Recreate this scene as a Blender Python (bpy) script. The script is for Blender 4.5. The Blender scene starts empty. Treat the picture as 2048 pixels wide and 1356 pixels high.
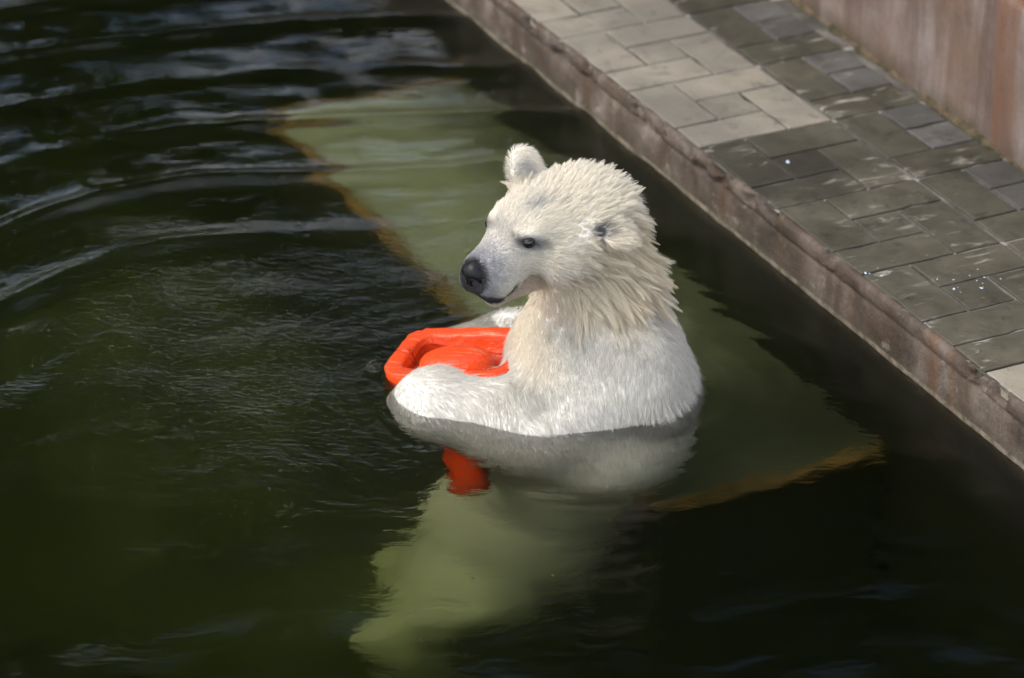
import bpy, bmesh, math, random
import numpy as np
from mathutils import Vector, Matrix, kdtree, noise as mnoise

random.seed(7)
RNG = np.random.default_rng(11)
S = bpy.context.scene
COL = S.collection

# ------------------------------------------------------------------ camera, sky, sun, exposure
CAM_Z = 3.681
YAW, PITCH = math.radians(154.1), math.radians(28.2)
RIGHT = np.array([math.sin(YAW), -math.cos(YAW), 0.0])      # to the right of the view, level
AWAY = np.array([math.cos(YAW), math.sin(YAW), 0.0])        # away from the viewer, level
cam_d = bpy.data.cameras.new('camera')
cam = bpy.data.objects.new('camera', cam_d)
COL.objects.link(cam)
cam.location = (7.444, -3.755, CAM_Z)
fwd = Vector((math.cos(YAW) * math.cos(PITCH), math.sin(YAW) * math.cos(PITCH), -math.sin(PITCH)))
cam.rotation_euler = fwd.to_track_quat('-Z', 'Y').to_euler()
cam_d.sensor_width = 36.0
cam_d.lens = 114.26
cam_d.clip_start = 0.05
cam_d.clip_end = 500
cam_d.dof.use_dof = True
cam_d.dof.focus_distance = 7.32
cam_d.dof.aperture_fstop = 2.4
S.camera = cam

SUN_EL = math.radians(48)
sd = -0.80 * RIGHT - 0.30 * AWAY
sd = sd / np.linalg.norm(sd)
SUN_DIR = Vector((sd[0] * math.cos(SUN_EL), sd[1] * math.cos(SUN_EL), math.sin(SUN_EL)))
world = bpy.data.worlds.new('World')
S.world = world
world.use_nodes = True
wn = world.node_tree.nodes
wn.clear()
sky = wn.new('ShaderNodeTexSky')
sky.sky_type = 'NISHITA'
sky.sun_disc = False
sky.sun_elevation = SUN_EL
sky.sun_rotation = math.atan2(SUN_DIR.x, SUN_DIR.y)
sky.air_density = 1.0
sky.dust_density = 1.5
bg = wn.new('ShaderNodeBackground')
bg.inputs['Strength'].default_value = 0.15
wo = wn.new('ShaderNodeOutputWorld')
# broken bright cloud over the whole sky
wl = world.node_tree.links
wtc = wn.new('ShaderNodeTexCoord')
wsep = wn.new('ShaderNodeSeparateXYZ')
wl.new(wtc.outputs['Generated'], wsep.inputs[0])
wz = wn.new('ShaderNodeMath'); wz.operation = 'ADD'; wz.inputs[1].default_value = 0.22
wl.new(wsep.outputs[2], wz.inputs[0])
wdiv = wn.new('ShaderNodeVectorMath'); wdiv.operation = 'DIVIDE'
wcmb = wn.new('ShaderNodeCombineXYZ')
for k_ in range(3):
    wl.new(wz.outputs[0], wcmb.inputs[k_])
wl.new(wtc.outputs['Generated'], wdiv.inputs[0])
wl.new(wcmb.outputs[0], wdiv.inputs[1])
wns = wn.new('ShaderNodeTexNoise')
wns.inputs['Scale'].default_value = 2.4; wns.inputs['Detail'].default_value = 6; wns.inputs['Roughness'].default_value = 0.55
wl.new(wdiv.outputs[0], wns.inputs['Vector'])
wmr = wn.new('ShaderNodeMapRange')
wmr.inputs['From Min'].default_value = 0.43; wmr.inputs['From Max'].default_value = 0.64
wl.new(wns.outputs['Fac'], wmr.inputs[0])
wmx = wn.new('ShaderNodeMix'); wmx.data_type = 'RGBA'
wl.new(wmr.outputs[0], wmx.inputs[0])
wl.new(sky.outputs[0], wmx.inputs[6])
wmx.inputs[7].default_value = (12.0, 11.5, 10.9, 1)
world.node_tree.links.new(wmx.outputs[2], bg.inputs[0])
world.node_tree.links.new(bg.outputs[0], wo.inputs[0])
sun_d = bpy.data.lights.new('sun', 'SUN')
sun_d.energy = 1.3
sun_d.angle = math.radians(25)
sun_d.color = (1.0, 0.93, 0.82)
sun = bpy.data.objects.new('sun', sun_d)
COL.objects.link(sun)
sun.rotation_euler = SUN_DIR.to_track_quat('Z', 'Y').to_euler()

S.view_settings.view_transform = 'Standard'
S.view_settings.look = 'None'
S.view_settings.exposure = 0.66
S.view_settings.gamma = 1.0
S.view_settings.use_curve_mapping = False
S.render.engine = 'CYCLES'
S.cycles.use_denoising = True
S.cycles.max_bounces = 12
S.cycles.diffuse_bounces = 3
S.cycles.glossy_bounces = 3
S.cycles.transmission_bounces = 6
S.cycles.volume_bounces = 3
S.cycles.transparent_max_bounces = 8
S.cycles.caustics_refractive = True
S.cycles.caustics_reflective = True
S.cycles.sample_clamp_indirect = 25.0
S.cycles.adaptive_threshold = 0.015
S.cycles_curves.shape = 'RIBBONS' if hasattr(S, 'cycles_curves') else None

# ------------------------------------------------------------------ helpers
def tag(o, label=None, cat=None, group=None, kind=None):
    if label: o['label'] = label
    if cat: o['category'] = cat
    if group: o['group'] = group
    if kind: o['kind'] = kind
    return o

def link(name, mesh, mat=None, parent=None):
    o = bpy.data.objects.new(name, mesh)
    COL.objects.link(o)
    if mat is not None and hasattr(mesh, 'materials') and not mesh.materials:
        mesh.materials.append(mat)
    if parent is not None:
        o.parent = parent
    return o

def mesh_from(name, verts, faces, smooth=False):
    me = bpy.data.meshes.new(name)
    me.from_pydata([tuple(v) for v in verts], [], faces)
    if smooth:
        me.polygons.foreach_set('use_smooth', [True] * len(me.polygons))
    me.update()
    return me

def bm_mesh(name, bm, smooth=False):
    me = bpy.data.meshes.new(name)
    bm.to_mesh(me)
    bm.free()
    if smooth:
        me.polygons.foreach_set('use_smooth', [True] * len(me.polygons))
    return me

class Mat:
    """small node builder"""
    def __init__(self, name):
        self.m = bpy.data.materials.new(name)
        self.m.use_nodes = True
        self.t = self.m.node_tree
        self.t.nodes.clear()
        self.out = self.t.nodes.new('ShaderNodeOutputMaterial')
    def n(self, kind, **kw):
        nd = self.t.nodes.new(kind)
        for k, v in kw.items():
            if k.startswith('_'):
                setattr(nd, k[1:], v)
            else:
                key = k.replace('__', ' ')
                nd.inputs[int(key[1:]) if key[0] == 'i' and key[1:].isdigit() else key].default_value = v
        return nd
    def l(self, a, b):
        self.t.links.new(a, b)
    def coords(self, kind='Object'):
        return self.n('ShaderNodeTexCoord').outputs[kind]
    def mapping(self, vec, scale=(1, 1, 1), rot=(0, 0, 0), loc=(0, 0, 0)):
        mp = self.n('ShaderNodeMapping')
        mp.inputs['Scale'].default_value = scale
        mp.inputs['Rotation'].default_value = rot
        mp.inputs['Location'].default_value = loc
        self.l(vec, mp.inputs[0])
        return mp.outputs[0]
    def noise(self, vec, scale, detail=4, rough=0.55, dist=0.0):
        nd = self.n('ShaderNodeTexNoise')
        nd.inputs['Scale'].default_value = scale
        nd.inputs['Detail'].default_value = detail
        nd.inputs['Roughness'].default_value = rough
        nd.inputs['Distortion'].default_value = dist
        self.l(vec, nd.inputs['Vector'])
        return nd.outputs['Fac']
    def ramp(self, fac, stops):
        r = self.n('ShaderNodeValToRGB')
        e = r.color_ramp.elements
        while len(e) < len(stops):
            e.new(0.5)
        for el, (p, c) in zip(e, stops):
            el.position = p
            el.color = (*c, 1) if len(c) == 3 else c
        self.l(fac, r.inputs[0])
        return r.outputs[0]
    def fac(self, fac, lo, hi):
        r = self.n('ShaderNodeMapRange')
        r.inputs['From Min'].default_value = lo
        r.inputs['From Max'].default_value = hi
        self.l(fac, r.inputs[0])
        return r.outputs[0]
    def mix(self, fac, a, b, mode='MIX'):
        m = self.n('ShaderNodeMix', _data_type='RGBA', _blend_type=mode)
        for sock, v in ((m.inputs[0], fac), (m.inputs[6], a), (m.inputs[7], b)):
            if hasattr(v, 'is_output'):
                self.l(v, sock)
            else:
                sock.default_value = v if isinstance(v, (int, float)) else (*v, 1)
        return m.outputs[2]
    def math(self, op, a, b=0.0):
        m = self.n('ShaderNodeMath', _operation=op)
        for sock, v in ((m.inputs[0], a), (m.inputs[1], b)):
            if hasattr(v, 'is_output'):
                self.l(v, sock)
            else:
                sock.default_value = v
        return m.outputs[0]
    def bump(self, h, strength=0.5, dist=0.01, normal=None):
        b = self.n('ShaderNodeBump')
        b.inputs['Strength'].default_value = strength
        b.inputs['Distance'].default_value = dist
        self.l(h, b.inputs['Height'])
        if normal is not None:
            self.l(normal, b.inputs['Normal'])
        return b.outputs[0]
    def principled(self, color, rough=0.6, normal=None, spec=0.5, **kw):
        p = self.n('ShaderNodeBsdfPrincipled')
        for sock, v in ((p.inputs['Base Color'], color), (p.inputs['Roughness'], rough)):
            if hasattr(v, 'is_output'):
                self.l(v, sock)
            else:
                sock.default_value = v if isinstance(v, (int, float)) else (*v, 1)
        p.inputs['Specular IOR Level'].default_value = spec
        for k, v in kw.items():
            p.inputs[k.replace('__', ' ')].default_value = v
        if normal is not None:
            self.l(normal, p.inputs['Normal'])
        self.l(p.outputs[0], self.out.inputs['Surface'])
        return p

BO = np.array([1.608, -0.849, 0.0])          # where the bear stands, on the water plane
def wor(l):
    return BO + RIGHT * l[0] + AWAY * l[1] + np.array([0, 0, l[2]])

# ------------------------------------------------------------------ materials
def slab_material(name, base_a, base_b, stain, mark_amt, rough):
    M = Mat(name)
    geo = M.n('ShaderNodeNewGeometry').outputs['Position']
    rnd = M.n('ShaderNodeObjectInfo').outputs['Random']
    n1 = M.noise(geo, 9, 6, 0.62)
    n2 = M.noise(geo, 60, 5, 0.7)
    n3 = M.noise(geo, 3.2, 3, 0.5)
    c = M.mix(M.fac(n1, 0.32, 0.68), base_a, base_b)
    c = M.mix(M.math('MULTIPLY', M.fac(n3, 0.42, 0.62), 0.8), c, stain)
    n8 = M.noise(geo, 17, 5, 0.7, 0.6)
    c = M.mix(M.math('MULTIPLY', M.fac(n8, 0.55, 0.7), 0.6), c, tuple(x * 0.5 for x in stain))
    # pores and grit
    c = M.mix(M.math('MULTIPLY', M.fac(n2, 0.56, 0.8), 0.55), c, tuple(x * 0.42 for x in base_a))
    # dried scuffs and lime marks
    sv = M.mapping(geo, (26, 7, 7), (0, 0, 0.5))
    n4 = M.noise(sv, 1.0, 4, 0.6, 1.2)
    n5 = M.noise(geo, 5.5, 3, 0.5)
    mk = M.math('MULTIPLY', M.fac(n4, 0.58, 0.70), M.fac(n5, 0.46, 0.60))
    c = M.mix(M.math('MULTIPLY', mk, mark_amt), c, (0.34, 0.32, 0.27))
    # each slab its own tone
    tone = M.math('ADD', M.math('MULTIPLY', rnd, 0.42), 0.80)
    hsv = M.n('ShaderNodeHueSaturation')
    M.l(tone, hsv.inputs['Value'])
    M.l(c, hsv.inputs['Color'])
    r = M.fac(n1, 0.2, 0.9)
    rr = M.math('ADD', M.math('MULTIPLY', r, 0.25), rough)
    h = M.math('ADD', M.math('MULTIPLY', n2, 0.6), M.math('MULTIPLY', n1, 1.0))
    M.principled(hsv.outputs[0], rr, M.bump(h, 0.55, 0.004), 0.4)
    return M.m

MAT_SLAB_DRY = slab_material('dry_slab', (0.255, 0.228, 0.182), (0.195, 0.172, 0.133), (0.135, 0.122, 0.10), 0.2, 0.62)
MAT_SLAB_WET = slab_material('damp_slab', (0.050, 0.046, 0.031), (0.088, 0.081, 0.057), (0.030, 0.027, 0.018), 0.8, 0.42)
MAT_SLAB_BACK = slab_material('grey_slab', (0.07, 0.067, 0.06), (0.105, 0.10, 0.094), (0.05, 0.046, 0.04), 0.35, 0.45)

def mortar_material():
    M = Mat('mortar')
    geo = M.n('ShaderNodeNewGeometry').outputs['Position']
    n1 = M.noise(geo, 5, 4)
    n2 = M.noise(geo, 90, 4, 0.7)
    c = M.ramp(n1, [(0.36, (0.03, 0.028, 0.022)), (0.52, (0.12, 0.11, 0.095)), (0.66, (0.24, 0.225, 0.20))])
    c = M.mix(M.math('MULTIPLY', n2, 0.5), c, (0.035, 0.03, 0.022))
    sp = M.n('ShaderNodeSeparateXYZ')
    M.l(geo, sp.inputs[0])
    fx = M.math('PINGPONG', sp.outputs[0], 0.2)
    jn = M.fac(fx, 0.012, 0.007)
    c = M.mix(M.math('MULTIPLY', M.math('MULTIPLY', jn, M.fac(n1, 0.36, 0.5)), 0.9), c, (0.30, 0.285, 0.26))
    M.principled(c, 0.9, M.bump(n2, 0.8, 0.006))
    return M.m
MAT_MORTAR = mortar_material()

def pool_wall_material():
    M = Mat('weathered_pool_concrete')
    geo = M.n('ShaderNodeNewGeometry').outputs['Position']
    sep = M.n('ShaderNodeSeparateXYZ')
    M.l(geo, sep.inputs[0])
    z = sep.outputs[2]
    n1 = M.noise(geo, 6, 6, 0.65)
    vert = M.mapping(geo, (9, 9, 1.3))
    n2 = M.noise(vert, 1.0, 5, 0.6, 0.4)
    n3 = M.noise(geo, 85, 5, 0.75)
    c = M.ramp(n1, [(0.34, (0.035, 0.025, 0.018)), (0.48, (0.090, 0.067, 0.052)), (0.66, (0.19, 0.155, 0.128))])
    # brown run-off stains
    c = M.mix(M.math('MULTIPLY', M.fac(n2, 0.46, 0.66), 0.85), c, (0.075, 0.045, 0.027))
    n6 = M.noise(geo, 22, 5, 0.7)
    c = M.mix(M.math('MULTIPLY', M.fac(n6, 0.52, 0.72), 0.6), c, (0.05, 0.036, 0.028))
    n7 = M.noise(geo, 13, 4, 0.6, 0.5)
    c = M.mix(M.math('MULTIPLY', M.fac(n7, 0.60, 0.74), 0.6), c, (0.36, 0.31, 0.27))
    # rust streaks
    rv = M.mapping(geo, (5.5, 5.5, 0.35), (0, 0, 0), (2.7, 0, 0))
    n4 = M.noise(rv, 1.0, 3, 0.5)
    ax = M.fac(sep.outputs[0], 1.45, 2.05)
    c = M.mix(M.math('MULTIPLY', M.math('MULTIPLY', M.fac(n4, 0.54, 0.66), ax), 0.9), c, (0.15, 0.055, 0.018))
    # algae just above and below the water
    wl = M.fac(z, 0.045, -0.005)
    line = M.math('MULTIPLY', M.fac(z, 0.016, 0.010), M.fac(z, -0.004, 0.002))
    c = M.mix(M.math('MULTIPLY', wl, 0.55), c, (0.045, 0.048, 0.022))
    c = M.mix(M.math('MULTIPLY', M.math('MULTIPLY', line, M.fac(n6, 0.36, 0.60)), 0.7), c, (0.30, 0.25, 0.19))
    deep = M.fac(z, -0.02, -0.08)
    c = M.mix(M.math('MULTIPLY', deep, 0.9), c, (0.014, 0.018, 0.009))
    c = M.mix(M.math('MULTIPLY', M.fac(n3, 0.55, 0.78), 0.7), c, (0.06, 0.045, 0.035))
    rr = M.math('ADD', M.math('MULTIPLY', n1, 0.4), 0.45)
    h = M.math('ADD', n3, M.math('MULTIPLY', n1, 2.2))
    M.principled(c, rr, M.bump(h, 0.8, 0.006), 0.4)
    return M.m
MAT_POOL_WALL = pool_wall_material()

def back_wall_material():
    M = Mat('streaked_retaining_wall')
    geo = M.n('ShaderNodeNewGeometry').outputs['Position']
    sep = M.n('ShaderNodeSeparateXYZ')
    M.l(geo, sep.inputs[0])
    vert = M.mapping(geo, (11, 11, 1.6))
    nv = M.noise(vert, 1.0, 5, 0.62, 0.6)
    n1 = M.math('ADD', M.math('MULTIPLY', nv, 0.5), M.math('MULTIPLY', M.noise(geo, 5.5, 6, 0.65, 0.3), 0.5))
    n2 = M.noise(geo, 4, 5, 0.6)
    n3 = M.noise(geo, 70, 4, 0.7)
    c = M.ramp(n1, [(0.34, (0.075, 0.050, 0.037)), (0.5, (0.145, 0.108, 0.092)), (0.66, (0.24, 0.205, 0.19))])
    c = M.mix(M.math('MULTIPLY', M.fac(n2, 0.44, 0.66), 0.55), c, (0.17, 0.105, 0.07))
    rv = M.mapping(geo, (7.5, 7.5, 0.3), (0, 0, 0), (0.9, 0, 0))
    n4 = M.noise(rv, 1.0, 4, 0.55)
    side = M.fac(sep.outputs[0], 0.75, 1.2)
    c = M.mix(M.math('MULTIPLY', M.math('MULTIPLY', M.fac(n4, 0.52, 0.66), side), 0.7), c, (0.15, 0.062, 0.028))
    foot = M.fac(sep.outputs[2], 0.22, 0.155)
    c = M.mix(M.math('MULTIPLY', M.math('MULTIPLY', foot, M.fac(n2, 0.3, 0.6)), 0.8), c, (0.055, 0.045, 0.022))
    c = M.mix(M.math('MULTIPLY', M.fac(n3, 0.58, 0.8), 0.5), c, (0.09, 0.065, 0.05))
    M.principled(c, 0.75, M.bump(M.math('ADD', n3, M.math('MULTIPLY', n1, 1.5)), 0.6, 0.004), 0.35)
    return M.m
MAT_BACK_WALL = back_wall_material()

def simple(name, col_a, col_b, scale, rough, bump=0.3, dist=0.005, spec=0.4):
    M = Mat(name)
    geo = M.n('ShaderNodeNewGeometry').outputs['Position']
    n1 = M.noise(geo, scale, 5, 0.6)
    c = M.mix(M.fac(n1, 0.35, 0.65), col_a, col_b)
    M.principled(c, rough, M.bump(M.noise(geo, scale * 6, 4), bump, dist), spec)
    return M.m
MAT_SOIL = simple('soil', (0.08, 0.065, 0.045), (0.05, 0.055, 0.03), 3, 0.95)
MAT_RED_TRIM = simple('red_trim', (0.16, 0.045, 0.03), (0.10, 0.04, 0.03), 12, 0.7)
def ledge_material():
    M = Mat('silted_ledge')
    geo = M.n('ShaderNodeNewGeometry').outputs['Position']
    sp = M.n('ShaderNodeSeparateXYZ')
    M.l(geo, sp.inputs[0])
    n1 = M.noise(geo, 2.6, 5, 0.6)
    n2 = M.noise(geo, 9, 5, 0.6)
    c = M.mix(M.fac(n1, 0.35, 0.65), (0.42, 0.43, 0.34), (0.27, 0.28, 0.21))
    # ledge darker towards its near end and towards the pool wall
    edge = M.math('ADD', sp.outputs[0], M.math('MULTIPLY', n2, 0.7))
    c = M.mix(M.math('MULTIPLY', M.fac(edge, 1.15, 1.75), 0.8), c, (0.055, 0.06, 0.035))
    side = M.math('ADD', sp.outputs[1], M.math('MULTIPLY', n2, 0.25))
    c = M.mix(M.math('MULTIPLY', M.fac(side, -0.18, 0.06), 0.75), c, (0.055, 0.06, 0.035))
    M.principled(c, 0.95, M.bump(n2, 0.4, 0.01), 0.3)
    return M.m
MAT_LEDGE = ledge_material()
MAT_LEDGE_SIDE = simple('algae_ledge_side', (0.05, 0.055, 0.03), (0.025, 0.03, 0.015), 5, 0.95)
MAT_LIP = simple('ochre_ledge_edge', (0.30, 0.165, 0.05), (0.12, 0.08, 0.03), 12, 0.9)
MAT_SILT = simple('pool_silt', (0.025, 0.030, 0.014), (0.085, 0.10, 0.038), 2.2, 0.95)

def water_material():
    M = Mat('murky_green_water')
    geo = M.n('ShaderNodeNewGeometry').outputs['Position']
    rot = math.atan2(AWAY[1], AWAY[0])
    v1 = M.mapping(geo, (1, 1, 1), (0, 0, -rot))
    v2 = M.mapping(v1, (30, 13, 1))
    v3 = M.mapping(v1, (75, 30, 1))
    n1 = M.noise(v2, 1.0, 3, 0.5, 0.8)
    n2 = M.noise(v3, 1.0, 2, 0.5, 0.6)
    patch = M.fac(M.noise(geo, 1.7, 2, 0.5), 0.40, 0.66)
    # cat's-paws of fine ripples thrown off by the paddling
    ctr = wor((-0.62, 0.28, 0))
    off = M.n('ShaderNodeVectorMath', _operation='DISTANCE')
    M.l(geo, off.inputs[0])
    off.inputs[1].default_value = tuple(ctr)
    near = M.fac(off.outputs['Value'], 1.0, 0.25)
    v4 = M.mapping(v1, (150, 48, 1))
    n3 = M.noise(v4, 1.0, 2, 0.5, 0.8)
    amt = M.math('ADD', M.math('MULTIPLY', patch, 0.55), M.math('MULTIPLY', near, 0.75))
    h = M.math('ADD', n1, M.math('MULTIPLY', n2, amt))
    h = M.math('ADD', h, M.math('MULTIPLY', n3, M.math('MULTIPLY', M.math('ADD', near, 0.35), 0.42)))
    nrm = M.bump(h, 0.22, 0.008)
    # clear reflection off the surface, clouded sight into the silty water
    gl = M.n('ShaderNodeBsdfGlossy'); gl.inputs['Roughness'].default_value = 0.0
    rf = M.n('ShaderNodeBsdfRefraction'); rf.inputs['IOR'].default_value = 1.333; rf.inputs['Roughness'].default_value = 0.11
    fr = M.n('ShaderNodeFresnel'); fr.inputs['IOR'].default_value = 1.333
    for nd in (gl, rf, fr):
        M.l(nrm, nd.inputs['Normal'])
    mx = M.n('ShaderNodeMixShader')
    M.l(fr.outputs[0], mx.inputs[0]); M.l(rf.outputs[0], mx.inputs[1]); M.l(gl.outputs[0], mx.inputs[2])
    M.l(mx.outputs[0], M.out.inputs['Surface'])
    ab = M.n('ShaderNodeVolumeAbsorption')
    # absorption coefficient = density * (1 - colour)
    ab.inputs['Color'].default_value = (0.45, 0.52, 0.14, 1)
    ab.inputs['Density'].default_value = 1.02
    sc = M.n('ShaderNodeVolumeScatter')
    sc.inputs['Color'].default_value = (0.92, 1.0, 0.75, 1)
    sc.inputs['Density'].default_value = 0.22
    sc.inputs['Anisotropy'].default_value = 0.8
    ad = M.n('ShaderNodeAddShader')
    M.l(ab.outputs[0], ad.inputs[0])
    M.l(sc.outputs[0], ad.inputs[1])
    M.l(ad.outputs[0], M.out.inputs['Volume'])
    return M.m
MAT_WATER = water_material()

def plastic(name, col, dark):
    M = Mat(name)
    ob = M.coords('Object')
    n1 = M.noise(ob, 9, 4, 0.6)
    n2 = M.noise(ob, 60, 4, 0.7)
    c = M.mix(M.fac(n1, 0.35, 0.75), col, dark)
    sc = M.noise(M.mapping(ob, (12, 90, 40), (0.3, 0.2, 0.7)), 1.0, 3, 0.6)
    c = M.mix(M.math('MULTIPLY', M.fac(sc, 0.60, 0.72), 0.6), c, (0.80, 0.32, 0.17))
    dirt = M.noise(ob, 30, 5, 0.7, 0.5)
    c = M.mix(M.math('MULTIPLY', M.fac(dirt, 0.60, 0.72), 0.5), c, (0.30, 0.028, 0.006))
    rr = M.math('ADD', M.math('MULTIPLY', n1, 0.30), 0.06)
    M.principled(c, rr, M.bump(M.math('ADD', n2, M.math('MULTIPLY', n1, 2)), 0.55, 0.006), 0.5,
                 Subsurface__Weight=0.0)
    return M.m
MAT_ORANGE = plastic('wet_orange_plastic', (0.80, 0.066, 0.003), (0.70, 0.046, 0.003))

def flat(name, col, rough=0.5, spec=0.5, **kw):
    M = Mat(name)
    M.principled(col, rough, None, spec, **kw)
    return M.m

# ------------------------------------------------------------------ paving, pool wall, retaining wall
T = 0.4            # one pinwheel of five slabs
KH = 0.155         # paving height above the water

def sheet(name, x0, x1, y0, y1, z, mat):
    return link(name, mesh_from(name, [(x0, y0, z), (x1, y0, z), (x1, y1, z), (x0, y1, z)], [(0, 1, 2, 3)]), mat)
paving = tag(sheet('paving', -6.5, 6.5, 0.004, 0.95, KH - 0.006, MAT_MORTAR), kind='structure')

def slab_mesh(lx, ly, seed):
    """a cast slab: worn arrises, slightly dished top"""
    rnd = random.Random(seed)
    th, bv = 0.03, 0.003
    nx = max(3, int(lx / 0.033)); ny = max(3, int(ly / 0.033))
    hx, hy = lx / 2, ly / 2
    V, Fc = [], []
    def ring(inset, z, jit):
        idx = []
        pts = [(-hx + inset + (lx - 2 * inset) * i / nx, -hy + inset) for i in range(nx)]
        pts += [(hx - inset, -hy + inset + (ly - 2 * inset) * i / ny) for i in range(ny)]
        pts += [(hx - inset - (lx - 2 * inset) * i / nx, hy - inset) for i in range(nx)]
        pts += [(-hx + inset, hy - inset - (ly - 2 * inset) * i / ny) for i in range(ny)]
        for k, (x, y) in enumerate(pts):
            j = rj[k] * jit
            f = 1 - j / max(abs(x), abs(y), 0.02)
            idx.append(len(V)); V.append((x * f, y * f, z - abs(j) * 0.3))
        return idx
    n = 2 * (nx + ny)
    rj = [rnd.uniform(-0.4, 1.0) * 0.0016 + (rnd.random() < 0.06) * rnd.uniform(0.002, 0.005) for _ in range(n)]
    rings = [ring(0, -th, 0.6), ring(0, -bv, 1), ring(bv * 0.4, -bv * 0.35, 1), ring(bv * 1.3, 0, 1)]
    for a, b in zip(rings, rings[1:]):
        for k in range(n):
            Fc.append((a[k], a[(k + 1) % n], b[(k + 1) % n], b[k]))
    Fc.append(tuple(rings[-1]))
    return mesh_from('slab', V, Fc)

U3 = T / 3
LONG = [slab_mesh(2 * U3 - 0.007, U3 - 0.007, 10 + i) for i in range(4)]
SQUARE = [slab_mesh(U3 - 0.007, U3 - 0.007, 30 + i) for i in range(3)]
for me_ in LONG + SQUARE:
    me_.materials.append(MAT_SLAB_DRY)
srnd = random.Random(5)
def put_slab(x0, x1, y0, y1, mat):
    lx, ly = x1 - x0, y1 - y0
    if abs(lx - ly) < 0.01:
        me_, rz = srnd.choice(SQUARE), srnd.choice([0, 1, 2, 3]) * math.pi / 2
    else:
        me_, rz = srnd.choice(LONG), (0 if lx > ly else math.pi / 2) + srnd.choice([0, math.pi])
    o = link('slab', me_, None, paving)
    o.location = ((x0 + x1) / 2, (y0 + y1) / 2, KH + srnd.uniform(-0.0015, 0.0012))
    o.rotation_euler = (srnd.uniform(-0.005, 0.005), srnd.uniform(-0.005, 0.005), rz + srnd.uniform(-0.004, 0.004))
    o.scale = (1.0, 1.0, 1.0)
    o.material_slots[0].link = 'OBJECT'
    o.material_slots[0].material = mat
def put_cell(x, y, mat, cut=False, back=None):
    u = U3
    put_slab(x, x + 2 * u, y, y + u, mat)                        # beside the water
    put_slab(x + 2 * u, x + 3 * u, y, y + 2 * u, mat)            # near side
    put_slab(x + u, x + 2 * u, y + u, y + 2 * u, back or mat)    # centre
    if cut:
        put_slab(x, x + u, y + u, y + 2 * u, back or mat)        # cut by the wall
    else:
        put_slab(x, x + u, y + u, y + 3 * u, mat)
        put_slab(x + u, x + 3 * u, y + 2 * u, y + 3 * u, mat)
YK = 0.008
for k in range(-6, 5):
    dry = k <= 1
    put_cell(k * T, YK, MAT_SLAB_DRY if dry else MAT_SLAB_WET)
for k in range(-6, 7):
    put_cell(k * T, YK + T + 0.006, MAT_SLAB_WET, True, MAT_SLAB_BACK)
xf = 5 * T
put_slab(xf, xf + U3, YK, YK + 2 * U3, MAT_SLAB_WET)             # filler row
put_slab(xf, xf + U3, YK + 2 * U3, YK + 3 * U3, MAT_SLAB_WET)
for k in range(3):
    put_cell(xf + U3 + k * T, YK, MAT_SLAB_DRY)

def noise3(p, s, o=0.0):
    return mnoise.noise(Vector((p[0] * s + o, p[1] * s - o * 1.7, p[2] * s + o * 0.6)))

def pool_wall():
    xs = list(np.arange(-6.5, -1.4, 0.25)) + list(np.arange(-1.4, 2.8, 0.009)) + list(np.arange(2.8, 6.6, 0.25))
    prof = [(0.0, -1.9), (0.0, -0.6), (0.0, -0.12), (0.0, -0.05), (0.0, -0.02), (0.0, 0.01), (0.0, 0.035), (0.0, 0.06), (0.0, 0.085), (0.001, 0.098),
            (0.006, 0.104), (-0.003, 0.110), (-0.008, 0.120), (-0.009, 0.132), (-0.009, 0.143), (-0.006, 0.150),
            (0.0, 0.1535), (0.008, 0.154), (0.016, 0.150), (0.016, 0.10)]
    V, Fc = [], []
    m = len(prof)
    for x in xs:
        for j, (y, z) in enumerate(prof):
            p = (x, y, z)
            dy = dz = 0.0
            if z > -0.03 and j < m - 2:
                dy += 0.0022 * noise3(p, 14, 3) + 0.0011 * noise3(p, 45, 9)
            if 9 <= j <= 17:
                ch = 0.8 * noise3((x, 0, z * 0.5), 11, 21) + 0.6 * noise3((x, 0, z), 37, 4)
                dy += 0.004 * noise3((x, 0, 0), 2.3, 33)
                c = max(0.0, ch - 0.20)
                amt = c * (0.075 if 12 <= j <= 16 else 0.030)
                dy += amt; dz -= amt * (0.55 if j >= 13 else 0)
                dz += 0.0016 * noise3(p, 38, 2)
            if 9 <= j <= 11:
                dz += 0.008 * noise3((x, 0, 0), 3.0, 8)
            V.append((x, y + dy, z + dz))
    for i in range(len(xs) - 1):
        for j in range(m - 1):
            a = i * m + j
            Fc.append((a, a + m, a + m + 1, a + 1))
    return mesh_from('pool_wall', V, Fc, True)
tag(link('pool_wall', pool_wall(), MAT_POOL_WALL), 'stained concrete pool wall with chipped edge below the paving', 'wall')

WALL_ANG = math.atan2(-0.055, 1.27)
def retaining_wall():
    xs = list(np.arange(-5.0, -0.6, 0.3)) + list(np.arange(-0.6, 2.2, 0.02)) + list(np.arange(2.2, 5.1, 0.3))
    zs = [0.10, 0.145, 0.16, 0.18, 0.2, 0.24, 0.3, 0.36, 0.42, 0.48, 0.53, 0.56, 0.572, 0.576]
    V, Fc = [], []
    for x in xs:
        for j, z in enumerate(zs):
            y = 0.003 * noise3((x, 0, z), 5, 1) + 0.0015 * noise3((x, 0, z), 22, 5)
            if j == len(zs) - 2: y += 0.004
            if j == len(zs) - 1: y += 0.016
            V.append((x, y, z + (0.004 * noise3((x, 0, 0), 12, 7) if j > 9 else 0)))
        V.append((x, 0.26, 0.577)); V.append((x, 0.26, 0.05))
    m = len(zs) + 2
    for i in range(len(xs) - 1):
        for j in range(m - 1):
            a = i * m + j
            Fc.append((a, a + m, a + m + 1, a + 1))
    return mesh_from('retaining_wall', V, Fc, True)
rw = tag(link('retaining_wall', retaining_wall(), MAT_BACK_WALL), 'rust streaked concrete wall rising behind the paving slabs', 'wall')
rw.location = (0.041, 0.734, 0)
rw.rotation_euler = (0, 0, WALL_ANG)

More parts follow.
